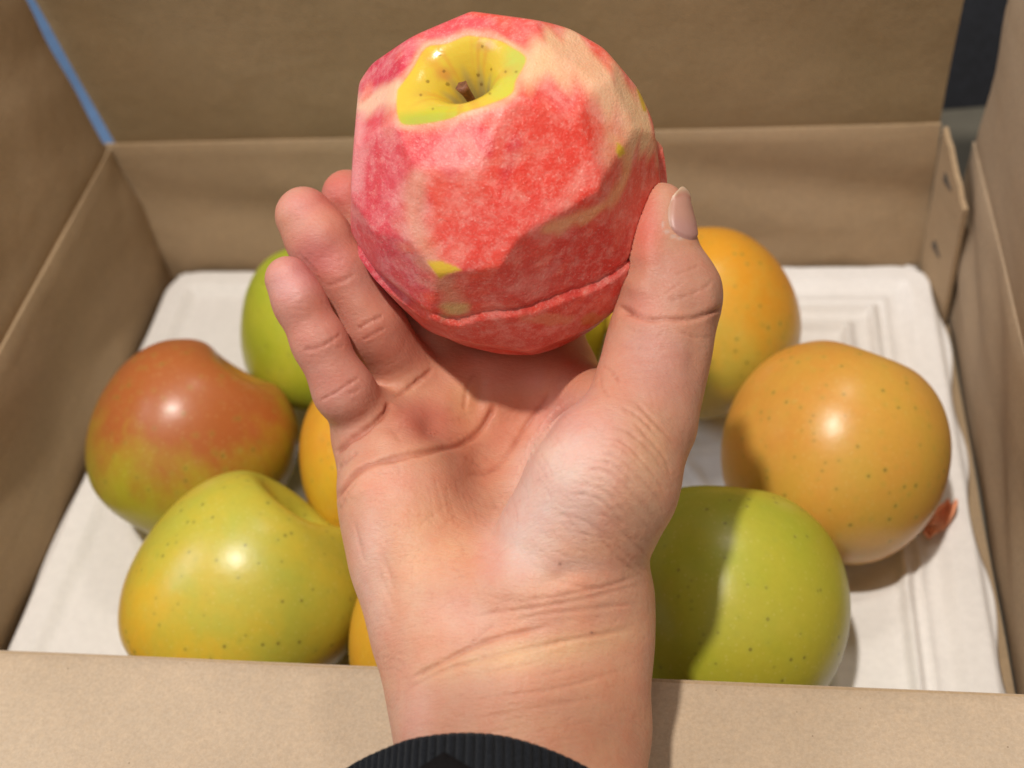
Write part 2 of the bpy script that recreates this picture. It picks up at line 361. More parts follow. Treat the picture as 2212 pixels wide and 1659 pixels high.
def revolve(prof, nphi):
    """pole, rings, pole"""
    ring = prof[1:-1]; phi = np.linspace(0, 2 * math.pi, nphi, endpoint=False)
    rho = np.repeat(ring[:, 0:1], nphi, 1); z = np.repeat(ring[:, 1:2], nphi, 1); ph = np.repeat(phi[None], len(ring), 0)
    V = np.stack([rho * np.cos(ph), rho * np.sin(ph), z], -1).reshape(-1, 3)
    V = np.vstack([[[0, 0, prof[0, 1]]], V, [[0, 0, prof[-1, 1]]]])
    n = len(ring); Fc = []
    i, j = np.meshgrid(np.arange(n - 1), np.arange(nphi), indexing='ij'); j2 = (j + 1) % nphi
    Q = np.stack([1 + i * nphi + j, 1 + (i + 1) * nphi + j, 1 + (i + 1) * nphi + j2, 1 + i * nphi + j2], -1).reshape(-1, 4).tolist()
    Q += [(0, 1 + k, 1 + (k + 1) % nphi) for k in range(nphi)]
    b = 1 + (n - 1) * nphi; Q += [(b + (k + 1) % nphi, b + k, len(V) - 1) for k in range(nphi)]
    return V, Q
def lumps(V, seed, amp, deg=2.2, K=9):
    r = np.random.default_rng(seed); s = 0
    for k in range(K):
        d = r.normal(size=3); d /= np.linalg.norm(d); s = s + np.sin(V @ d * r.uniform(1.2, deg * 1.4) + r.uniform(0, 6.28))
    return 1 + amp * s / K
def frame_from(axis):
    a = np.array(axis, float); a /= np.linalg.norm(a); t = np.array([1, 0, 0]) if abs(a[0]) < .8 else np.array([0, 1, 0])
    x = np.cross(t, a); x /= np.linalg.norm(x); return np.stack([x, np.cross(a, x), a], 1)
def stem_mesh(base, d, length, r0, parent, origin, bend=.1, flare=1.35):
    d = np.array(d, float) / np.linalg.norm(d); fr = frame_from(d); V, Fc = [], []; K, N = 10, 9
    for i in range(N):
        t = i / (N - 1); rr = r0 * (1 + (flare - 1) * max(0, (t - .6) / .4)) * (1.1 - .2 * math.sin(3 * t))
        c = np.array(base) + d * length * t + fr[:, 0] * bend * length * t * t
        for k in range(K):
            a = 6.2832 * k / K; V.append(c + (fr[:, 0] * math.cos(a) + fr[:, 1] * math.sin(a)) * rr * (1 + .12 * math.sin(5 * a + i)))
    for i in range(N - 1):
        for k in range(K): a, b = i * K + k, i * K + (k + 1) % K; Fc.append((a, b, b + K, a + K))
    Fc.append(tuple(range(K - 1, -1, -1))); top = [(N - 1) * K + k for k in range(K)]; V.append(np.mean([V[i] for i in top], 0) - d * .0004)
    Fc += [(top[k], top[(k + 1) % K], len(V) - 1) for k in range(K)]
    return mesh('stem', V, Fc, M_stem, parent, origin)
prof = catmull(PROF, 5)
AV, AQ = revolve(prof, 128)
G_ = 'whole apples resting in the white tray'
YL = (.68, .47, .035); YG = (.50, .46, .04); GR = (.30, .36, .025); OR = (.72, .33, .035); RO = (.50, .13, .035)
SPEC = {
 'A': (( .1, .7, .7), (.46, .47, .035), (.36, .42, .025), (.50, .45, .04), (1, .2, .3), .5, 1.3, 'bright green apple at the far end of the tray, behind the fingers'),
 'B': (( .50, .70, .50), (.46, .40, .025), (.50, .44, .035), (.46, .135, .035), (.10, .35, .85), -.25, .60, 'apple with an orange-red blush on top and yellow-green base, nearest the plain wall'),
 'C': (( .62, .68, .38), (.60, .46, .045), (.47, .46, .055), (.78, .42, .025), (-.6, -.7, -.3), .1, 1.1, 'yellow apple with a dimpled shoulder in front of the blushed apple'),
 'D': (( .3, -.90, .1), (.74, .38, .028), (.70, .43, .03), (.70, .28, .03), (-.5, .3, .5), .3, 1.2, 'orange-yellow apple half hidden behind the edge of the palm'),
 'E': (( .4, .2, .8), (.74, .36, .03), (.66, .38, .03), (.70, .26, .03), (0, .3, .5), .5, 1.2, 'orange apple mostly hidden behind the wrist, above the near flap'),
 'F': ((-.5, .3, .8), (.70, .47, .075), (.58, .46, .065), (.76, .34, .025), (.30, .55, .72), -.15, .75, 'golden apple at the far side, behind the thumb'),
 'G': (( .30, .80, .52), (.74, .37, .065), (.68, .40, .060), (.70, .28, .05), (-.5, .3, .6), .5, 1.5, 'round orange apple beside the peel scrap, with a notched shadow on it'),
 'H': (( .12, .88, .36), (.36, .42, .030), (.43, .43, .040), (.50, .44, .04), (.5, -.6, .4), .0, 1.2, 'green apple with a diagonal shadow, behind the near flap'),
 'I': (( .2, .3, .9), (.62, .48, .03), (.55, .46, .03), (.6, .4, .03), (0, 0, 1), .5, 1.3, 'yellow apple just visible between the peeled apple and the thumb'),
}
for i, (k, ax, ay, ar) in enumerate(APPLES):
    axis, base, alt, blush, bax, lo, hi, lab = SPEC[k]
    fr = frame_from(axis); V = AV.copy()
    ph = np.arctan2(V[:, 1], V[:, 0]); rho = np.hypot(V[:, 0], V[:, 1])
    lob = 1 + .022 * np.cos(5 * ph + i) * ss(.5, -1., V[:, 2]) + .02 * np.cos(2 * ph + i * 2) + .015 * np.cos(3 * ph + i)
    rim = ss(.75, .35, rho) * ss(.4, .9, V[:, 2]) * ss(.10, .3, rho)
    V[:, :2] *= lob[:, None]; V[:, 2] += rim * .05 * np.cos(2 * ph + i * 1.3 + 1)
    if k == 'C': V[:, 2] += rim * .10 * np.cos(ph - 2.0)
    V[:, 2] *= 1.0 + .02 * ((i * 37) % 5 - 2)
    rn = {'H': .60, 'G': .60, 'F': .45, 'B': .25}.get(k, 0.); nrm = np.linalg.norm(V, axis=1, keepdims=True); w_ = rn * ss(.35, .8, nrm)
    V = V * (1 - w_) + V / np.maximum(nrm, 1e-6) * .96 * w_
    V *= lumps(V, 50 + i, .035 if rn < .5 else .015)[:, None]
    V = V * ar @ fr.T
    cz = .0078 - V[:, 2].min()
    loc = (ax, ay, cz)
    o = empty('apple', loc, lab, 'apple', G_)
    mesh('body', V, AQ, apple_mat('apple_skin_' + k.lower(), base, alt, blush, bax, lo, hi), o)
    st = fr[:, 2]
    stem_mesh(st * ar * .50, st + fr[:, 0] * .15, ar * (.30 if k != 'D' else .2), .0012, o, (0, 0, 0))

# peel scrap beside the orange apple
pc = onz(2022, 1118, .016)
n = 26; V = []; 
for i in range(n):
    for j in range(9):
        u, v = i / (n - 1), j / 8 - .5
        w = .008 * math.sin(math.pi * (.12 + .8 * u)) ** .6
        V.append([pc[0] + .002 + (u - .5) * .010 + v * w * 1.1, pc[1] - .007 + (u) * .015, 0.0115 + .003 * math.sin(u * 5 + v * 3) ** 2 + .006 * v * v * 4 * u + .0006 * math.sin(i * 2.1 + j)])
Fc = [(i * 9 + j, (i + 1) * 9 + j, (i + 1) * 9 + j + 1, i * 9 + j + 1) for i in range(n - 1) for j in range(8)]
ps = mesh('apple_peel', V, Fc, M_peel, None, tuple(pc)); ps.modifiers.new('t', 'SOLIDIFY').thickness = .0009
tag(ps, 'small scrap of pink-orange apple peel lying on the tray beside the orange apple', 'peel')

# ---------------------------------------------------------------- picture-plane utilities used to lay out creases and colour on the hand and apple
def project(V): return np.stack([CX + F * V[:, 0] / -V[:, 2], CY - F * V[:, 1] / -V[:, 2]], 1)
def poly_dist(p, line):
    best = np.full(len(p), 1e9); tt = np.zeros(len(p)); line = np.array(line, float)
    seg = np.linalg.norm(np.diff(line, axis=0), axis=1); cum = np.concatenate([[0], np.cumsum(seg)])
    for i in range(len(line) - 1):
        a, b = line[i], line[i + 1]; ab = b - a
        t = np.clip(((p - a) @ ab) / (ab @ ab), 0, 1); d = np.linalg.norm(p - a - t[:, None] * ab, axis=1)
        m = d < best; best = np.where(m, d, best); tt = np.where(m, (cum[i] + t * seg[i]) / cum[-1], tt)
    return best, tt
def smooth_line(line, n=6): return catmull(line, n)
def in_poly(p, poly):
    poly = np.array(poly, float); ins = np.zeros(len(p), bool)
    for (x1, y1), (x2, y2) in zip(poly, np.roll(poly, -1, 0)):
        c = ((y1 > p[:, 1]) != (y2 > p[:, 1])); xx = (x2 - x1) * (p[:, 1] - y1) / (y2 - y1 + 1e-9) + x1
        ins ^= c & (p[:, 0] < xx)
    return ins
def vnormals(V, Q):
    Q = np.asarray(Q); n = np.cross(V[Q[:, 2]] - V[Q[:, 0]], V[Q[:, 3]] - V[Q[:, 1]]); N = np.zeros_like(V)
    for k in range(4): np.add.at(N, Q[:, k], n)
    return N / np.maximum(np.linalg.norm(N, axis=1, keepdims=True), 1e-12)

# ---------------------------------------------------------------- the peeled apple
ACY = 375
AC = cpt(1095, ACY, .355); AR = .0462; PX = F / .355
def apple_cam():
    pr = catmull([(0, .38), (.035, .45), (.07, .57), (.12, .71), (.20, .83), (.31, .89), (.47, .885), (.65, .82)] + PROF[8:], 17)
    V, Q = revolve(pr, 420); Q4 = Q
    rho0 = np.hypot(V[:, 0], V[:, 1]); incav = (np.arange(len(V)) < 420 * 17 * 4.2)
    ph = np.arctan2(V[:, 1], V[:, 0])
    V[:, 2] += .018 * np.cos(2 * ph + .6) * ss(.75, .4, rho0) * ss(.3, .85, V[:, 2]) * ss(.08, .25, rho0)
    V[:, :2] *= (1 + .012 * np.cos(5 * ph) * ss(.55, .2, rho0) * ss(.4, .7, V[:, 2]))[:, None]
    V *= lumps(V, 5, .02)[:, None]
    a = np.array([-.29, .51, .81]); fr = frame_from(a)
    return V * AR @ fr.T, Q, rho0, incav, fr
AVc, AQc, rho0, incav, AFR = apple_cam()
AVc[:, 1] *= np.where(AVc[:, 1] < 0, 1.15, 1.0)
base_r = np.linalg.norm(AVc, axis=1)
def sph_dir(px, py, rr=345.):
    x, y = (px - 1095) / rr, -(py - ACY) / rr; r2 = min(x * x + y * y, .98); return np.array([x, y, math.sqrt(1 - r2)])
def clip_plane(V, n, h, s=.00035):
    d = V @ n - h; k = np.where(d > 12 * s, d, s * np.log1p(np.exp(np.clip(d / s, -50, 50)))); return V - k[:, None] * n
UP = [(757, 500), (757, 400), (766, 268), (775, 178), (802, 138), (890, 78), (1018, 24), (1172, 45), (1232, 62), (1305, 104), (1378, 190), (1411, 262), (1424, 350), (1436, 470), (1400, 590), (1300, 700), (1150, 760), (980, 735), (850, 680), (785, 590)]
LOW = [(773, 560), (776, 600), (780, 616), (826, 662), (890, 706), (1000, 747), (1090, 768), (1145, 771), (1230, 757), (1298, 715), (1350, 640), (1425, 500), (1447, 390), (1445, 318), (1434, 300), (1424, 200), (1200, 20), (900, 20), (760, 300)]
def clip_sil(V, poly):
    Vc = V + AC; poly = [np.array([(x - CX) / F, -(y - CY) / F, -1.]) for x, y in poly]; cen = np.array([(1095 - CX) / F, -(ACY - CY) / F, -1.])
    for p, q in zip(poly, poly[1:] + poly[:1]):
        n = np.cross(p, q); n /= np.linalg.norm(n)
        if n @ cen > 0: n = -n
        Vc = clip_plane(Vc, n, 0., .00025)
    return Vc - AC
RF = .0440
fac_u = [(1150, 395, .928), (1010, 470, .938), (850, 420, .945), (870, 570, .962), (1060, 655, .958), (1250, 585, .914), (845, 650, .962), (1385, 450, .93), (1240, 175, .955), (1370, 260, .94), (840, 235, .95),
         (1300, 330, .94), (950, 60, .965), (1110, 60, .965), (800, 520, .965), (1180, 250, .96), (1000, 330, .962)]
fac_l = [(1080, 745, .97), (1200, 725, .97), (940, 700, .97), (1290, 660, .97), (850, 650, .975)]
VU = AVc.copy(); VL = AVc.copy() * 1.01
dirs = []
for px, py, h in fac_u:
    n = sph_dir(px, py); VU = clip_plane(VU, n, (AVc @ n).max() * h * .965, .00022)
for k in range(60):                      # cuts on the side away from the viewer
    z = 1 - 2 * (k + .5) / 60; r_ = math.sqrt(1 - z * z); n = np.array([r_ * math.cos(k * 2.4), r_ * math.sin(k * 2.4), z])
    if n[2] < .05 and n[1] < .75: VU = clip_plane(VU, n, (AVc @ n).max() * (.935 + .02 * math.sin(k * 7.)), .0003); VL = clip_plane(VL, n, (AVc @ n).max() * .96, .0003)
for px, py, h in fac_l: n = sph_dir(px, py); VL = clip_plane(VL, n, (AVc @ n).max() * h * .985)
VU = clip_sil(VU, UP); VL = clip_sil(VL, LOW)
# ledge: a curved knife step round the lower third
gx_ = project(VU + AC)[:, 0]; g_ = np.clip(.26 + .74 * ss(1010, 860, gx_) + .8 * ss(1390, 1425, gx_), 0, 1)
far_ = ss(-.004, -.016, VU[:, 2]); g_ = np.maximum(g_, far_)[:, None]; VL = VU + (VL - VU) * g_
pjU = project(VU + AC); frU = VU[:, 2] > 0
def on_surf(x, y): return VU[np.argmin(np.hypot(pjU[:, 0] - x, pjU[:, 1] - y) + 1e6 * ~frU)]
pA, pB, pC_ = on_surf(785, 612), on_surf(985, 690), on_surf(1330, 592)
ln = np.cross(pB - pA, pC_ - pA); ln /= np.linalg.norm(ln)
if ln[1] < 0: ln = -ln
bp = VU.copy()
LX = [(700, 560), (778, 604), (830, 650), (900, 680), (985, 692), (1100, 675), (1200, 650), (1340, 588), (1440, 500)]
led_px = (np.interp(pjU[:, 0], [q[0] for q in LX], [q[1] for q in LX]) - pjU[:, 1]) / PX
fw_ = ss(.002, .012, VU[:, 2]); led = led_px * fw_ * .8 + (bp - pA) @ ln * (1 - fw_) + .0004 * np.sin(bp[:, 0] * 330) + .00012 * np.sin(bp[:, 0] * 1700 + bp[:, 2] * 900)
mU = ss(-.0003, .0004 + .0010 * ss(1000, 880, gx_), led)
VA = VL * (1 - mU)[:, None] + VU * mU[:, None]
VA = VA - (VA / np.linalg.norm(VA, axis=1, keepdims=True)) * (.00085 * np.exp(-((led - .0005) / .00045) ** 2) * (.7 + .3 * np.sin(bp[:, 0] * 260)))[:, None]
# cavity keeps its own shape
cavd = AVc @ AFR[:, 2]
lip = ss(.40, .28, rho0) * (cavd > .4 * AR)
pj = project(VA + AC)
topside = (VA @ AFR[:, 2] > .35 * AR)
SKINP = smooth_line([(858, 194), (889, 152), (920, 103), (964, 94), (1004, 78), (1027, 78), (1075, 86), (1107, 102), (1135, 122), (1132, 143), (1115, 173), (1105, 203), (1059, 225), (1004, 243), (972, 257), (916, 268), (877, 270), (862, 260), (856, 229), (858, 194)], 4)
sdist, _ = poly_dist(pj, SKINP); insk = in_poly(pj, SKINP)
sgn = np.where(insk, sdist, -sdist)
skin = np.where(topside, ss(-3, 3, sgn), 0.)
skin = np.maximum(skin, (incav & (rho0 < .28)).astype(float))
VA = VA + (AFR[:, 2] * .0)[None]
# paint: flesh colour at each point
n_ = len(VA); col = np.tile(lin((230, 100, 84)), (n_, 1)); pink = np.ones(n_)
front = VA[:, 2] > -.012
def paint(w, c, pk=None):
    global col, pink
    w = np.clip(w, 0, 1) * front; col = col * (1 - w)[:, None] + lin(c)[None] * w[:, None]
    if pk is not None: pink = pink * (1 - w) + pk * w
wob = np.zeros(n_)
for k in range(10):
    d = rng.normal(size=3); wob += np.sin(VA @ d * rng.uniform(150, 700) + rng.uniform(0, 6)) / 10
def blob(x, y, rx, ry, c, s=1., pk=None, rot=0):
    dx, dy = pj[:, 0] - x, pj[:, 1] - y; cr_, sr = math.cos(rot), math.sin(rot)
    q = np.hypot((dx * cr_ + dy * sr) / rx, (-dx * sr + dy * cr_) / ry) + wob * .9; paint(s * ss(1.15, .55, q), c, pk)
def stroke(line, w, c, s=1., pk=None, soft=.5):
    d, _ = poly_dist(pj, smooth_line(line, 4)); paint(s * ss(1.9, .2, d / w + wob * 1.6), c, pk)
blob(800, 420, 130, 320, (214, 84, 104), .75); blob(850, 150, 130, 75, (205, 62, 92), .9, rot=-.5); blob(860, 600, 120, 90, (205, 88, 100), .7)
blob(960, 60, 150, 45, (214, 92, 106), .8); blob(1130, 75, 120, 40, (224, 96, 92), .7)
blob(1180, 330, 170, 170, (230, 74, 60), .75); blob(1200, 200, 60, 45, (225, 78, 74), .9); blob(1080, 500, 170, 90, (228, 84, 76), .6)
blob(985, 318, 130, 62, (214, 68, 74), .95); blob(1290, 560, 110, 90, (214, 64, 58), .8); blob(1130, 620, 160, 60, (214, 84, 78), .7)  # first blob deepens the flesh to offset strong light on that facet
blob(1120, 715, 260, 60, (214, 84, 72), .9); blob(820, 655, 60, 30, (228, 112, 96), .8, .4)
stroke([(1165, 150), (1215, 108), (1260, 140), (1320, 190), (1372, 240), (1385, 300)], 34, (238, 196, 150), .95, .15)
stroke([(1230, 120), (1290, 180), (1330, 270), (1330, 330)], 30, (234, 176, 140), .6, .4)
stroke([(1330, 300), (1352, 350), (1340, 400), (1300, 450), (1230, 478), (1185, 498)], 11, (234, 170, 118), .75, .3)
stroke([(778, 232), (810, 212), (858, 200)], 20, (238, 196, 165), .9, .2)
stroke([(775, 250), (772, 330), (768, 400)], 12, (232, 150, 150), .6, .4)
stroke([(900, 390), (890, 470), (930, 560), (975, 640), (990, 670)], 22, (218, 158, 130), .7, .35)
blob(985, 668, 34, 18, (206, 182, 118), .8, .2); blob(1180, 690, 60, 14, (222, 150, 112), .6, .3); blob(1290, 690, 40, 14, (214, 150, 70), .5, .3)
stroke([(1180, 320), (1050, 350), (1000, 300)], 10, (238, 150, 130), .4)
rim = ss(24, 3, np.abs(sdist) * (1 + 1.2 * wob)) * topside; paint(rim * (1 - skin) * (.55 + .5 * wob), (240, 196, 150), .15)
stroke([(778, 600), (830, 650), (900, 680), (985, 692), (1100, 675), (1200, 650), (1340, 588)], 3.2, (176, 52, 44), .35, .3)
for pg in ([(924, 566), (955, 566), (984, 577), (994, 583), (964, 592), (950, 601)], [(1334, 310), (1346, 318), (1350, 330), (1337, 340), (1332, 326)], [(1376, 192), (1388, 208), (1396, 240), (1390, 238)]):
    d, _ = poly_dist(pj, pg + pg[:1]); sg = np.where(in_poly(pj, pg), d, -d)
    paint(ss(-7, 1, sg) * .6, (238, 186, 120), .1); w = ss(-2.5, 1.5, sg) * front; paint(w, (216, 160, 50), 0.); skin = np.maximum(skin, w * .6)
# skin left in the stem cavity
ph = np.arctan2(AVc @ AFR[:, 1], AVc @ AFR[:, 0])
sc = np.tile(lin((216, 184, 62)), (n_, 1))
def smix(w, c):
    global sc
    w = np.clip(w, 0, 1)[:, None]; sc = sc * (1 - w) + lin(c)[None] * w
pb = lambda x, y, rx, ry: ss(1.2, .3, np.hypot((pj[:, 0] - x) / rx, (pj[:, 1] - y) / ry))
smix(pb(1120, 135, 40, 60) * .9, (188, 190, 84)); smix(pb(910, 262, 90, 26) * .9, (176, 178, 62)); smix(pb(1085, 190, 40, 40) * .7, (196, 196, 70)); smix(pb(960, 245, 60, 22) * .6, (180, 184, 48))
stk = (.5 + .5 * np.sin(ph * 19 + 1.2 * np.sin(ph * 7) + rho0 * 3)) * ss(.35, .8, .5 + .5 * np.sin(ph * 5 + 1)) * ss(.07, .2, rho0)
smix(stk * .40 * ss(150, 60, np.abs(pj[:, 0] - 1010)), (214, 138, 56)); smix(pb(960, 160, 26, 18) * .5, (205, 130, 66)); smix(pb(1048, 100, 30, 14) * .5, (200, 150, 80))
smix(ss(.16, .08, rho0 + .02 * np.sin(ph * 9)) * .75, (168, 150, 96))
for (x, y, r_) in ((949, 117, 3.6), (959, 154, 3.2), (967, 182, 3.8), (924, 176, 3.4), (909, 205, 2.6), (1042, 100, 2.8), (1033, 162, 3.4), (1040, 182, 3.2), (1061, 150, 2.2), (1092, 155, 2.4), (1115, 155, 2.2), (935, 235, 2), (1058, 202, 2.6)):
    smix(ss(r_ + 1.6, r_ - .8, np.hypot(pj[:, 0] - x, (pj[:, 1] - y))) * .62 * topside, (112, 80, 30))
col = col * (1 - skin)[:, None] + sc * skin[:, None]; pink = pink * (1 - skin)
pa = empty('peeled_apple', tuple(to_world(AC)), 'large pink-fleshed apple with its skin peeled off, held up by the fingers and thumb', 'apple')
VAw = VA @ R.T
mesh('flesh', VAw, AQc, M_flesh, pa, cols=col, attrs={'skin': skin, 'pink': pink})
aw = R @ AFR[:, 2]
sb = AFR[:, 2] * AR * .44; sb[1] *= 1.06
stem_mesh(R @ sb, R @ (AFR[:, 2] + np.array([-.12, .05, .0])), .0150, .00115, pa, (0, 0, 0), .05)

# ---------------------------------------------------------------- the hand: one continuous surface grown from a distance field
def cone(P, a, b):
    (A, ra), (B, rb) = a, b
    ba = (B - A).astype(np.float32); pa_ = P - A.astype(np.float32)
    h = np.clip((pa_ @ ba) / (ba @ ba), 0, 1); d = pa_ - h[..., None] * ba
    return np.sqrt((d * d).sum(-1)) - (ra + (rb - ra) * h).astype(np.float32)
def smin(a, b, k):
    h = np.maximum(k - np.abs(a - b), 0) / k; return np.minimum(a, b) - h * h * k * .25
def J(px, py, d, r): return (cpt(px, py, d), r * d / F)
CH = { # chains of joints: x, y, distance, radius
 'forearm': [[(1040, 2300, .272, 150), (1024, 1900, .308, 150), (1016, 1560, .330, 146), (990, 1420, .336, 120)],
             [(1230, 2300, .272, 150), (1240, 1900, .308, 152), (1243, 1560, .330, 144), (1250, 1400, .334, 130), (1248, 1290, .339, 116)],
             [(1130, 2300, .268, 160), (1130, 1900, .305, 170), (1128, 1500, .329, 168), (1110, 1330, .336, 150)]],
 'palm': [[(1002, 1430, .338, 112), (938, 1330, .341, 112), (890, 1190, .346, 118), (862, 1060, .353, 112), (822, 955, .368, 84)],
          [(1010, 1330, .345, 110), (960, 1080, .365, 82), (917, 880, .385, 76)],
          [(1090, 1330, .346, 108), (1060, 1080, .377, 80), (1030, 838, .390, 84)],
          [(1180, 1280, .348, 106), (1150, 1050, .376, 82), (1194, 812, .388, 80)],
          [(822, 950, .370, 80), (917, 880, .385, 76), (1030, 838, .390, 82), (1194, 812, .388, 78)]],
 'thenar': [[(1248, 1300, .339, 114), (1234, 1185, .335, 152), (1306, 1030, .328, 150), (1382, 905, .334, 113)],
            [(1380, 905, .340, 112), (1412, 800, .343, 101), (1430, 715, .344, 94), (1452, 635, .346, 101)]],
 'web': [[(1330, 870, .352, 62), (1250, 850, .372, 66), (1200, 840, .382, 70)]],
 'pinky': [[(812, 940, .372, 74), (742, 843, .354, 63), (690, 738, .351, 57), (648, 655, .350, 55), (622, 603, .3505, 50)]],
 'ring': [[(912, 862, .386, 72), (868, 800, .378, 70), (802, 705, .366, 70), (742, 598, .364, 67), (690, 520, .364, 68), (657, 466, .364, 63)]],
 'middle': [[(1022, 830, .390, 76), (930, 720, .388, 68), (850, 610, .384, 66), (790, 500, .380, 62), (752, 424, .378, 58)]],
 'index': [[(1190, 802, .389, 76), (1192, 690, .398, 70), (1195, 560, .408, 66), (1160, 450, .412, 62), (1090, 380, .412, 58)]],
 'tip': [[(1452, 635, .346, 101), (1425, 560, .346, 80), (1424, 500, .346, 65), (1430, 450, .346, 56)]],
}
def chain(P, js, k=.002):
    d = None
    for ch in js:
        pts = [J(*q) for q in ch]
        for a, b in zip(pts[:-1], pts[1:]):
            c = cone(P, a, b); d = c if d is None else smin(d, c, k)
    return d
def hand_sdf(P):
    arm = chain(P, CH['forearm'], .010); palm = chain(P, CH['palm'], .012)
    d = smin(arm, palm, .018)
    th = chain(P, CH['thenar'], .008)
    yy = CY - F * P[..., 1] / -P[..., 2]
    kk = (.0024 + .016 * ss(1130, 1300, yy)).astype(np.float32)
    web = chain(P, CH['web'], .004); d = smin(d, web, .008)
    th = smin(th, chain(P, CH['tip'], .005), .004)
    d = smin(d, th, kk)
    f = chain(P, CH['pinky'], .003); 
    for nme in ('ring', 'middle', 'index'): f = smin(f, chain(P, CH[nme], .003), .0008)
    d = smin(d, f, .0045)
    return d
def surface_nets(f, lo, hi, h):
    nn_ = [int(math.ceil((hi[i] - lo[i]) / h)) + 1 for i in range(3)]
    ax = [(lo[i] + h * np.arange(nn_[i])).astype(np.float32) for i in range(3)]
    D = np.empty(nn_, np.float32)
    # coarse pass first: only evaluate finely near the surface
    ch = 8
    cxs = [a[::ch] for a in ax]; Cg = np.stack(np.meshgrid(*[a + h * ch / 2 for a in cxs], indexing='ij'), -1).astype(np.float32)
    Dc = f(Cg)
    D[:] = 1
    for i in range(len(cxs[0])):
        for j in range(len(cxs[1])):
            row = Dc[i, j]; near = np.abs(row) < h * ch * 1.3
            for k in range(len(cxs[2])):
                sl = (slice(i * ch, min((i + 1) * ch, nn_[0])), slice(j * ch, min((j + 1) * ch, nn_[1])), slice(k * ch, min((k + 1) * ch, nn_[2])))
                if near[k]: todo.append(sl)
                else: D[sl] = row[k]
            if todo:
                Ps = [np.stack(np.meshgrid(ax[0][s[0]], ax[1][s[1]], ax[2][s[2]], indexing='ij'), -1) for s in todo]
                flat = np.concatenate([p.reshape(-1, 3) for p in Ps]); v = f(flat); o_ = 0
                for s, p in zip(todo, Ps): m = p.shape[0] * p.shape[1] * p.shape[2]; D[s] = v[o_:o_ + m].reshape(p.shape[:3]); o_ += m
                todo.clear()
    sg = D < 0
    c = [slice(None, -1), slice(1, None)]
    cnt = sum(sg[c[a], c[b], c[e_]].astype(np.int8) for a in (0, 1) for b in (0, 1) for e_ in (0, 1))
    act = (cnt > 0) & (cnt < 8); ids = -np.ones(act.shape, np.int64); I = np.argwhere(act); ids[act] = np.arange(len(I))
    acc = np.zeros((len(I), 3)); num = np.zeros(len(I))
    corners = [(a, b, e_) for a in (0, 1) for b in (0, 1) for e_ in (0, 1)]
    for a in corners:
        for axs in range(3):
            if a[axs]: continue
            b = list(a); b[axs] = 1
            va = D[I[:, 0] + a[0], I[:, 1] + a[1], I[:, 2] + a[2]]; vb = D[I[:, 0] + b[0], I[:, 1] + b[1], I[:, 2] + b[2]]
            m = (va < 0) != (vb < 0); t = np.where(m, va / np.where(m, va - vb, 1), 0)
            p = np.repeat(np.array([a], float), len(I), 0); p[:, axs] = t; acc += p * m[:, None]; num += m
    V = (I + acc / num[:, None]) * h + np.array(lo)
    Q = []
    for axs in range(3):
        s0 = [slice(None)] * 3; s1 = [slice(None)] * 3; s0[axs] = slice(None, -1); s1[axs] = slice(1, None)
        x = sg[tuple(s0)] != sg[tuple(s1)]; E_ = np.argwhere(x)
        o1, o2 = [(1, 2), (2, 0), (0, 1)][axs]
        E_ = E_[(E_[:, o1] > 0) & (E_[:, o2] > 0) & (E_[:, o1] < ids.shape[o1]) & (E_[:, o2] < ids.shape[o2])]
        ins = sg[E_[:, 0], E_[:, 1], E_[:, 2]]
        def gid(d1, d2):
            T_ = E_.copy(); T_[:, o1] -= d1; T_[:, o2] -= d2; return ids[T_[:, 0], T_[:, 1], T_[:, 2]]
        q = np.stack([gid(1, 1), gid(0, 1), gid(0, 0), gid(1, 0)], 1); q[~ins] = q[~ins][:, ::-1]; Q.append(q)
    Q = np.concatenate(Q); Q = Q[(Q >= 0).all(1)]
    return V, Q
todo = []
P0 = [j[0] for ch in CH.values() for c in ch for j in [J(*q) for q in c]]; P0 = np.array(P0)
lo = P0.min(0) - .022; hi = P0.max(0) + .022
HV, HQ = surface_nets(hand_sdf, lo, hi, .0011)
tmp = mesh('tmp', HV, HQ, None); sm = tmp.modifiers.new('s', 'SUBSURF'); sm.levels = 1; sm.render_levels = 1
dg = bpy.context.evaluated_depsgraph_get(); me = tmp.evaluated_get(dg).to_mesh()
V = np.empty(len(me.vertices) * 3, np.float32); me.vertices.foreach_get('co', V); V = V.reshape(-1, 3).astype(float)
Q = np.empty(len(me.loops), np.int32); me.loops.foreach_get('vertex_index', Q); Q = Q.reshape(-1, 4)
bpy.data.objects.remove(tmp)
N = vnormals(V, Q)
toc = -V / np.linalg.norm(V, axis=1, keepdims=True)
fac = (N * toc).sum(1)
if np.mean((N * (V - V.mean(0))).sum(1)) < 0: Q = Q[:, ::-1]; N = -N; fac = -fac
pj = project(V)
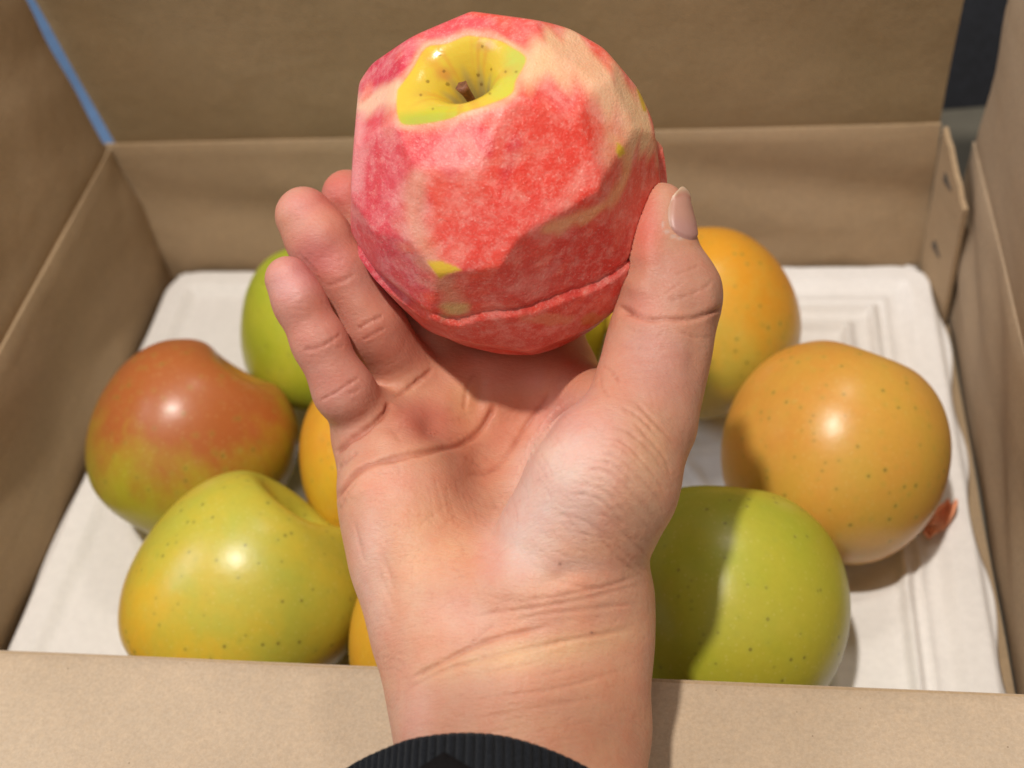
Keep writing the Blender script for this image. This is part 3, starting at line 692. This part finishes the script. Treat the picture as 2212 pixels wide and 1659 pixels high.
# nearest-surface test in the viewing direction
bx = np.clip((pj[:, 0] / 7).astype(int) + 20, 0, 399); by = np.clip((pj[:, 1] / 7).astype(int) + 20, 0, 499)
zb = np.full((400, 500), 9.); np.minimum.at(zb, (bx, by), -V[:, 2])
z1 = zb.copy()
for dx in (-1, 0, 1):
    for dy in (-1, 0, 1): z1 = np.minimum(z1, np.roll(np.roll(zb, dx, 0), dy, 1))
seen = ((-V[:, 2]) < z1[bx, by] + .0075) & (fac > -.1)
seenw = seen * ss(-.1, .2, fac)
mm = .36 / F * 1000                           # millimetres per unit at the hand
disp = np.zeros(len(V)); red = np.zeros(len(V))
def crease(line, w, depth, fade=.12, tint=.5, lim=None):
    """a fold in the skin: w half-width in mm, depth in mm, rounded shoulders beside it"""
    L = smooth_line(line, 6); x0, y0 = L.min(0) - 30; x1, y1 = L.max(0) + 30
    sel = np.where(seen & (pj[:, 0] > x0) & (pj[:, 0] < x1) & (pj[:, 1] > y0) & (pj[:, 1] < y1))[0]
    if not len(sel): return
    d, t = poly_dist(pj[sel], L); d = d * mm; ph0 = rng.uniform(0, 6.28, 3); vr = .84 + .12 * np.sin(t * 7 + ph0[0]) + .08 * np.sin(t * 19 + ph0[1])
    d = d + .12 * np.sin(t * 31 + ph0[2]); e_ = vr * ss(0, fade, t) * ss(1, 1 - fade, t) * seenw[sel]
    w = w * .72; disp[sel] += e_ * (-depth * .85 * np.exp(-(d / w) ** 2) + .10 * depth * np.exp(-((d - 3.2 * w) / (2 * w)) ** 2))
    red[sel] += tint * e_ * np.exp(-(d / (w * 1.1)) ** 2)
def C_(line, w, depth, fade=.12, tint=.5):
    crease(line, w, depth, fade, tint)
    if depth > .3 and len(line) > 2:         # finer strands run beside every strong fold
        L = np.array(line, float); n = len(L)
        for k in range(3):
            off = rng.uniform(3.5, 8) * (1 if rng.random() < .5 else -1); a, b = sorted(rng.integers(0, n, 2)); b = min(max(b, a + 2), n)
            if b - a < 2: a, b = 0, n
            q = L[a:b] + np.array([off * .4, off]) + rng.uniform(-2.5, 2.5, (b - a, 2))
            if len(q) > 1: crease(q, w * .6, depth * rng.uniform(.15, .38), .3, tint * .3)
C_([(722, 1082), (742, 1056), (769, 1024), (813, 1000), (882, 980), (955, 968), (999, 956), (1033, 931), (1058, 897), (1067, 868)], 1.0, 1.4, .06, 1.3)
C_([(1010, 1022), (1062, 1005), (1097, 965), (1131, 912), (1165, 868), (1190, 830)], .8, .6, .2, .7)
C_([(990, 985), (1030, 990), (1064, 1003)], .6, .3, .3, .4)
C_([(842, 868), (829, 896), (794, 927), (765, 946), (740, 966), (724, 980)], 1.0, 1.5, .05, 1.3)
C_([(718, 1020), (745, 1000), (758, 986), (775, 972)], .7, .6, .2, .4)
C_([(724, 1110), (740, 1092), (756, 1062), (775, 1040)], .6, .4, .2, .3)
C_([(778, 812), (764, 822), (745, 834), (720, 851), (686, 866)], .45, .5, .1, .8); C_([(784, 832), (765, 847), (745, 851)], .45, .35, .2, .6)
C_([(738, 720), (715, 737), (690, 750), (652, 757)], .5, .5, .1, .8); C_([(745, 745), (725, 752)], .4, .25, .2, .4)
C_([(828, 680), (800, 694), (772, 712)], .5, .55, .1, .8); C_([(834, 708), (808, 722), (782, 736)], .5, .5, .1, .8)
C_([(768, 590), (742, 606), (705, 618)], .6, .35, .1, .4)
C_([(936, 796), (900, 824), (866, 850), (850, 858)], .8, .9, .08, 1.)
C_([(840, 925), (870, 960)], .8, .2, .3, .2); C_([(1000, 890), (1010, 830), (1030, 800)], .7, .45, .2, .5)
# wrist
C_([(872, 1476), (889, 1466), (951, 1433), (1009, 1402), (1063, 1381), (1130, 1366), (1200, 1352)], .8, .8, .14, .7)
C_([(864, 1530), (880, 1492), (934, 1462), (992, 1438), (1117, 1405), (1221, 1384), (1325, 1367), (1392, 1354)], .7, .42, .16, .4)
C_([(960, 1530), (1046, 1508), (1200, 1487), (1325, 1454), (1390, 1430)], .8, .28, .3, .25)
C_([(1010, 1335), (1059, 1325), (1159, 1312), (1262, 1293), (1366, 1267), (1402, 1258)], .7, .42, .2, .5)
C_([(1060, 1300), (1150, 1296), (1260, 1278), (1380, 1250)], .6, .35, .2, .4); C_([(1100, 1345), (1180, 1325), (1280, 1316), (1390, 1302)], .6, .3, .2, .3)
C_([(1009, 1402), (1030, 1378), (1070, 1345)], .5, .3, .2, .4); C_([(1180, 1242), (1230, 1262), (1290, 1270), (1390, 1240)], .6, .35, .2, .4)
C_([(1000, 1560), (1150, 1530), (1330, 1500)], .8, .2, .3, .2)
# thumb joint and web
C_([(1332, 655), (1358, 676), (1395, 690), (1440, 690), (1500, 688), (1562, 660)], .7, 1.0, .1, .6)
C_([(1440, 652), (1480, 640), (1520, 622), (1540, 600)], .45, .35, .2, .4); C_([(1430, 640), (1455, 622), (1480, 606)], .4, .2, .3, .3)
C_([(1460, 712), (1500, 728), (1538, 730)], .45, .35, .2, .4); C_([(1455, 596), (1490, 582), (1515, 572)], .4, .25, .2, .3)
C_([(1298, 790), (1318, 800), (1340, 830)], .6, .35, .2, .4); C_([(1296, 806), (1300, 835), (1320, 860)], .5, .3, .2, .4)
C_([(1345, 700), (1370, 715), (1400, 716)], .4, .2, .3, .3); C_([(1325, 742), (1360, 752), (1400, 748)], .4, .2, .3, .3)
for k in range(9):
    y = 720 + k * 12; C_([(1350 - k * 2 + rng.uniform(-8, 8), y), (1410, y + rng.uniform(-4, 6)), (1480 + rng.uniform(-30, 30), y + rng.uniform(-6, 10))], .35, .10, .3, .1)
# the fan of lines across the thenar mound
LA = np.array([(1345, 862), (1380, 880), (1425, 925), (1468, 978)]); LB = np.array([(1190, 1112), (1265, 1128), (1340, 1205), (1408, 1262)])
for k in range(17):
    t = (k + rng.uniform(-.35, .35)) / 16; L = LA * (1 - t) + LB * t + rng.uniform(-4, 4, (4, 2))
    bow = np.array([(0, 0), (6, -6), (6, -6), (0, 0)]) * math.sin(3.14 * t); L = L + bow
    if rng.random() < .4: L = L[1:] if rng.random() < .5 else L[:3]
    C_(L, rng.uniform(.38, .65), rng.uniform(.16, .42), .22, .35)
for k in range(12):
    t = k / 11; x = 1150 + 200 * rng.random(); y = 1100 + 150 * rng.random(); a = rng.uniform(.2, 1.1); l = rng.uniform(25, 60)
    C_([(x, y), (x + l * math.cos(a), y + l * math.sin(a) * .7), (x + 2 * l * math.cos(a), y + l * 1.2 * math.sin(a))], .35, .13, .3, .15)
for k in range(10):   # folds along the outer edge of the palm
    x = 770 + rng.uniform(-12, 60); y = 1120 + k * 28; C_([(x, y), (x + 10, y + 40), (x + 26, y + 80)], .7, rng.uniform(.12, .3), .3, .12)
for k in range(14):
    x = 900 + rng.uniform(0, 380); y = 1330 + rng.uniform(0, 130); C_([(x, y + 14), (x + 45, y), (x + 90, y - 12)], .4, rng.uniform(.06, .16), .3, .12)
for k in range(230):  # fine net of small lines over the palm and wrist
    x = rng.uniform(770, 1380); y = rng.uniform(880, 1600); a = rng.normal(-.35, .35) if y > 1280 else rng.uniform(-1.2, 1.4); l = rng.uniform(14, 42)
    C_([(x, y), (x + l * math.cos(a), y + l * math.sin(a)), (x + 2 * l * math.cos(a + .2), y + 2 * l * math.sin(a + .2))], .30, rng.uniform(.06, .17), .35, .30)
for k in range(16):   # stretched skin across the wrist
    y = 1300 + k * 19 + rng.uniform(-5, 5); x = rng.uniform(880, 1150); C_([(x, y + 50), (x + 90, y + 26), (x + 190, y + 8), (x + 260, y)], .45, rng.uniform(.05, .14), .35, .14)
for k in range(70):   # small cross-lines on the thenar mound and thumb root
    x = rng.uniform(1120, 1440); y = rng.uniform(860, 1230); a = rng.uniform(.2, 1.1); l = rng.uniform(12, 34)
    C_([(x, y), (x + l * math.cos(a), y + l * math.sin(a)), (x + 2 * l * math.cos(a + .15), y + 2 * l * math.sin(a + .15))], .32, rng.uniform(.06, .20), .3, .12)
for k in range(14):   # radiating lines over the hollow of the palm
    x = 880 + k * 16 + rng.uniform(-8, 8); C_([(x, 1010 + rng.uniform(-20, 40)), (x + 20, 1070), (x + 30 + rng.uniform(-10, 20), 1150)], .5, rng.uniform(.05, .15), .35, .12)
for (x, y) in ((640, 640), (660, 690), (690, 700), (715, 790), (690, 560), (720, 570), (750, 640), (800, 740), (850, 780), (770, 900), (790, 860)):
    a = rng.uniform(-.5, -.2); C_([(x - 26, y + 12), (x, y), (x + 26, y - 14)], .35, rng.uniform(.05, .14), .35, .12)
# broad forms: tendons, pads, soft hollows
def swell(x, y, rx, ry, h, rot=0):
    dx, dy = pj[:, 0] - x, pj[:, 1] - y; c, s = math.cos(rot), math.sin(rot)
    q = ((dx * c + dy * s) / rx) ** 2 + ((-dx * s + dy * c) / ry) ** 2; disp[:] += h * np.exp(-q) * seenw
swell(1075, 985, 46, 110, -3.4, .62); swell(1150, 900, 40, 60, -2.2, .6); swell(880, 905, 45, 32, 1.3, -.4); swell(960, 900, 40, 38, .9); swell(930, 930, 26, 26, -.9); swell(830, 1000 - 50, 26, 18, .8)
swell(965, 860, 30, 26, .8); swell(1090, 840, 40, 34, .9); swell(1035, 850, 14, 40, -.7, .1); swell(1210, 760, 40, 40, .8)
swell(790, 1010, 40, 14, .8, -.5); swell(780, 1060, 30, 16, .6, -.4); swell(800, 1140, 26, 90, .7); swell(840, 1250, 18, 90, -.5, -.1); swell(1000, 1240, 60, 60, .8)
swell(655, 620, 34, 46, .7, .3); swell(700, 500, 40, 50, .7, .4); swell(715, 800, 36, 26, .5); swell(765, 885, 44, 26, .4); swell(770, 655, 30, 30, .6); swell(862, 770, 40, 34, .7)
swell(1400, 560, 26, 60, .9); swell(1378, 622, 30, 26, 1.6); swell(1352, 672, 14, 10, -1.2); swell(1530, 650, 22, 34, 1.3); swell(1500, 770, 20, 60, -.6); swell(1200, 1250, 50, 22, -.8, -.3); swell(1085, 1240, 30, 60, .7, .5)
swell(1010, 1590, 50, 140, .5, .05); swell(1130, 1600, 50, 130, -.35); swell(1250, 1580, 60, 120, .4); swell(900, 1540, 30, 60, .4)
lowf = np.zeros(len(V))
for k in range(26):
    d = rng.normal(size=3); d /= np.linalg.norm(d); lowf += np.sin(V @ d * rng.uniform(120, 420) + rng.uniform(0, 6.28))
disp += lowf * .028
# nail bed recess, nail is its own mesh
Anp, Bnp = cpt(1432, 438, .346), cpt(1430, 522, .346); axn = (Anp - Bnp); Ln = np.linalg.norm(axn); axn /= Ln
nr = np.array([1., 0, 0]) - axn[0] * axn; nr /= np.linalg.norm(nr); nf = np.cross(nr, axn); nf = nf if nf[2] > 0 else -nf
V = V + N * (disp * .001)[:, None]
# skin pressed against the apple stays on its own side: keep clear of the apple's flesh
AA = VA[::1] + AC; rd = np.linalg.norm(VA, axis=1)
th_i = np.clip(((VA[:, 2] / rd + 1) * 45).astype(int), 0, 89); ph_i = ((np.arctan2(VA[:, 1], VA[:, 0]) + math.pi) / (2 * math.pi) * 180).astype(int) % 180
rmap = np.zeros((90, 180)); np.maximum.at(rmap, (th_i, ph_i), rd)
rmap = np.where(rmap == 0, .044, rmap)
for _ in range(2): rmap = (rmap * 2 + np.roll(rmap, 1, 1) + np.roll(rmap, -1, 1)) / 4
rel = V - AC; rl = np.linalg.norm(rel, axis=1)
ti = np.clip(((rel[:, 2] / rl + 1) * 45).astype(int), 0, 89); pi_ = ((np.arctan2(rel[:, 1], rel[:, 0]) + math.pi) / (2 * math.pi) * 180).astype(int) % 180
need = rmap[ti, pi_] + .0001; pen = np.maximum(need - rl, 0); V = V + rel / rl[:, None] * np.minimum(pen, .008)[:, None]
print('contact', int((pen > 0).sum()), 'deepest mm', pen.max() * 1000)
# colour of the skin, with light and shade painted into thenar and thumb
base = np.tile(lin((216, 158, 128)), (len(V), 1))
def sk(x, y, rx, ry, c, s, rot=0):
    global base
    dx, dy = pj[:, 0] - x, pj[:, 1] - y; cc, sn = math.cos(rot), math.sin(rot)
    q = np.hypot((dx * cc + dy * sn) / rx, (-dx * sn + dy * cc) / ry) + lowf * .012
    w = (s * ss(1.3, .2, q))[:, None]; base = base * (1 - w) + lin(c)[None] * w
sk(700, 650, 200, 330, (205, 132, 118), .8); sk(625, 600, 60, 60, (220, 160, 156), .7); sk(690, 560, 70, 60, (200, 108, 102), .7); sk(650, 440, 60, 40, (216, 138, 134), .6)
sk(735, 410, 60, 60, (208, 104, 92), .8); sk(750, 880, 80, 60, (204, 142, 124), .6); sk(860, 740, 90, 90, (205, 128, 104), .6)
sk(1150, 880, 260, 180, (218, 142, 108), .8); sk(910, 910, 90, 50, (216, 126, 104), .7); sk(1000, 870, 40, 60, (228, 172, 128), .5); sk(860, 1050, 130, 60, (222, 152, 130), .6)
sk(1130, 1010, 90, 70, (226, 158, 118), .6); sk(930, 1150, 120, 120, (226, 166, 124), .7); sk(800, 1240, 50, 160, (226, 184, 168), .6); sk(880, 1260, 60, 110, (228, 182, 146), .4)
sk(1200, 1050, 130, 210, (232, 198, 184), .9, .5); sk(1130, 1170, 90, 90, (222, 190, 178), .6); sk(1230, 900, 90, 60, (218, 156, 144), .6); sk(1395, 1050, 60, 230, (212, 166, 134), .8, .1)  # pale thenar tones also carry cool side light in the colour
sk(1230, 1220, 90, 26, (190, 160, 150), .4); sk(1000, 1330, 110, 50, (228, 174, 150), .6); sk(1060, 1210, 40, 60, (222, 154, 136), .4)
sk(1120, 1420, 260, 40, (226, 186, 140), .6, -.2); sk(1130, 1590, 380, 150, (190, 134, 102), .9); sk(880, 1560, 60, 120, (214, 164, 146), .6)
sk(1430, 760, 130, 130, (200, 142, 124), .85); sk(1445, 610, 110, 100, (204, 142, 120), .85); sk(1395, 490, 40, 100, (222, 116, 98), .8); sk(1510, 640, 70, 80, (192, 138, 112), .7); sk(1380, 660, 50, 40, (214, 134, 120), .5)  # browner thumb skin, darkened further to paint in its shade
w = np.clip(red, 0, 1)[:, None] * .5; base = base * (1 - w) + base * np.array([.62, .30, .22]) * w
for (x, y, a_, b_) in ((1440, 500, 9, 5), (1455, 510, 9, 4), (1470, 515, 10, 4), (1432, 485, 4, 8)): sk(x, y, a_, b_, (214, 186, 172), .8)
for (x, y, s_) in ((1278, 1353 + 46 - 32, 2.6), (1210, 1218, 3.0)):
    sk(x, y, s_ * 1.6, s_ * 1.6, (120, 78, 62), .8)
# albedo of these painted tones sits a little below what the lit photo shows
lum = base.mean(1, keepdims=True); base = np.clip(base * .93 + lum * .07, 0, 1) * np.array([.88, .865, .865])
dry = ss(.0, 1., np.exp(-(((pj[:, 0] - 1330) / 130) ** 2 + ((pj[:, 1] - 1050) / 260) ** 2)) * 1.2) * seenw + .15
person = empty('person', tuple(wpt(1110, 1300, .34)), 'raised bare hand and wrist in a black sleeve, palm up, gripping the peeled apple', 'person')
org = np.array(person.location)
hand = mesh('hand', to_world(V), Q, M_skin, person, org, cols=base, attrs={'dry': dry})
# thumb nail
nu_, nv_ = 26, 30; NV = []; nc = []
for i in range(nu_):
    for j in range(nv_):
        u = i / (nu_ - 1) * 2 - 1; v = j / (nv_ - 1)
        half = .80 * (1 - .24 * v ** 3) * (1 - .22 * (1 - v) ** 3); th_ = .86 - .12 * v + u * half
        vv = .03 + .95 * v + .20 * (u * u) * (1 - v) ** 1.5 - .20 * u * u * v ** 2
        c = Bnp + axn * ((-.12 + 1.45 * vv) * Ln); d_ = nr * math.cos(th_) + nf * math.sin(th_)
        p = c + d_ * .008
        NV.append((p, d_, u, v))
Pn = np.array([q[0] for q in NV], np.float32); Dn = np.array([q[1] for q in NV], np.float32)
for _ in range(14):
    s_ = hand_sdf(Pn); Pn = Pn - Dn * np.clip(s_ - .00025, -.002, .002)[:, None]
uu = np.array([q[2] for q in NV]); vv = np.array([q[3] for q in NV])
# arch the nail a little off the flesh in the middle and lift the free edge
Pn = Pn + Dn * (.0004 * (1 - uu ** 2) * ss(0, .3, vv) + .0001 + .0005 * ss(.85, 1, vv) - .0007 * ss(.12, 0, vv) - .0008 * ss(.72, 1, np.abs(uu)))[:, None] + (axn * .0006)[None] * ss(.85, 1, vv)[:, None]
ncol = np.tile(lin((212, 148, 130)), (len(Pn), 1)); w = ss(.90, .96, vv)[:, None]; ncol = ncol * (1 - w) + lin((222, 184, 156))[None] * w * 1
w = (ss(.55, .2, vv) * .5)[:, None]; ncol = ncol * (1 - w) + lin((202, 144, 142))[None] * w
w = (ss(.75, 1, np.abs(uu)) * .6)[:, None]; ncol = ncol * (1 - w) + lin((222, 186, 160))[None] * w
ni = np.arange(nu_ * nv_).reshape(nu_, nv_); NQ = np.stack([ni[:-1, :-1], ni[1:, :-1], ni[1:, 1:], ni[:-1, 1:]], -1).reshape(-1, 4)
nail = mesh('thumb_nail', to_world(Pn), NQ, M_nail, hand, org, cols=ncol * .9)
nail.modifiers.new('t', 'SOLIDIFY').thickness = .00012

# ---------------------------------------------------------------- sleeve
LOOP = np.array([(640, 1770, .330), (742, 1661, .312), (850, 1604, .301), (920, 1585, .2955), (1010, 1578, .293), (1100, 1587, .2925), (1200, 1619, .295), (1288, 1664, .300), (1400, 1740, .312), (1450, 1850, .335), (1380, 1930, .362), (1100, 1950, .378), (800, 1920, .372), (655, 1850, .352)], float)
def closed(P, n):
    N_ = len(P); out = []
    for i in range(N_):
        p0, p1, p2, p3 = P[(i - 1) % N_], P[i], P[(i + 1) % N_], P[(i + 2) % N_]
        for t in np.linspace(0, 1, n, endpoint=False):
            out.append(.5 * ((2 * p1) + (-p0 + p2) * t + (2 * p0 - 5 * p1 + 4 * p2 - p3) * t * t + (-p0 + 3 * p1 - 3 * p2 + p3) * t ** 3))
    return np.array(out)
LP = closed(LOOP, 90); L3 = np.array([cpt(*q) for q in LP])
cen = L3.mean(0); axd = cpt(1130, 2300, .272) - cpt(1130, 1560, .325); axd /= np.linalg.norm(axd)
nl = len(L3); rad = L3 - cen; rad -= (rad @ axd)[:, None] * axd; rad /= np.linalg.norm(rad, axis=1, keepdims=True)
seg = np.linalg.norm(np.roll(L3, -1, 0) - L3, axis=1); arc = np.cumsum(seg); nrib = 150; phs = arc / arc[-1] * nrib * 2 * math.pi
def tube(prof_, ribs, top=None):
    rows = []
    for (s_, off, rb) in prof_:
        w_ = rb * np.abs(np.sin(phs / 2)) ** .6 if ribs else 0 * phs
        st = .00010 * np.sin(s_ * 9000 + np.where(np.sin(phs / 2) > 0, 0, 1.5)) if ribs and rb > .0002 else 0
        p = L3 + axd * s_ + rad * (off + w_ + st)[:, None] if ribs else L3 + axd * (s_ + (top if top is not None else 0))[:, None] + rad * (off + .0006 * np.sin(arc * 160 + s_ * 90))[:, None]
        rows.append(p)
    V_ = np.concatenate(rows); n_r = len(rows); i, j = np.meshgrid(np.arange(n_r - 1), np.arange(nl), indexing='ij'); j2 = (j + 1) % nl
    return V_, np.stack([i * nl + j, i * nl + j2, (i + 1) * nl + j2, (i + 1) * nl + j], -1).reshape(-1, 4)
pf = [(.020, -.0030, 0), (.006, -.0030, .0), (.0015, -.0026, .0002), (.0, -.0014, .0004), (.0008, -.0002, .0006)] + [(s_, .0002, .0011) for s_ in np.arange(.0016, .030, .0004)] + [(.032, .0, .0006), (.075, .002, .0)]
Vt, Qt = tube(pf, True)
slv = mesh('sleeve', to_world(cen + axd * .0 + (Vt - cen)), Qt, M_knit, person, org)
slv['label'] = 'black ribbed knit cuff'
# outer jersey layer whose edge peaks in the middle of the cuff
xk = LP[:, 0]; front_ = LP[:, 2] < .34
top = np.where(front_, .0058 + .00010 * np.abs(xk - 965) * .75, .05)
top = np.clip(top, 0, .05).astype(float)
rows = [(0., .0016, 0), (.0003, .0028, 0), (.003, .0030, 0), (.015, .0034, 0), (.06, .006, 0)]
Vt, Qt = tube(rows, False, top)
mesh('outer_sleeve', to_world(Vt), Qt, M_sleeve, slv, org)
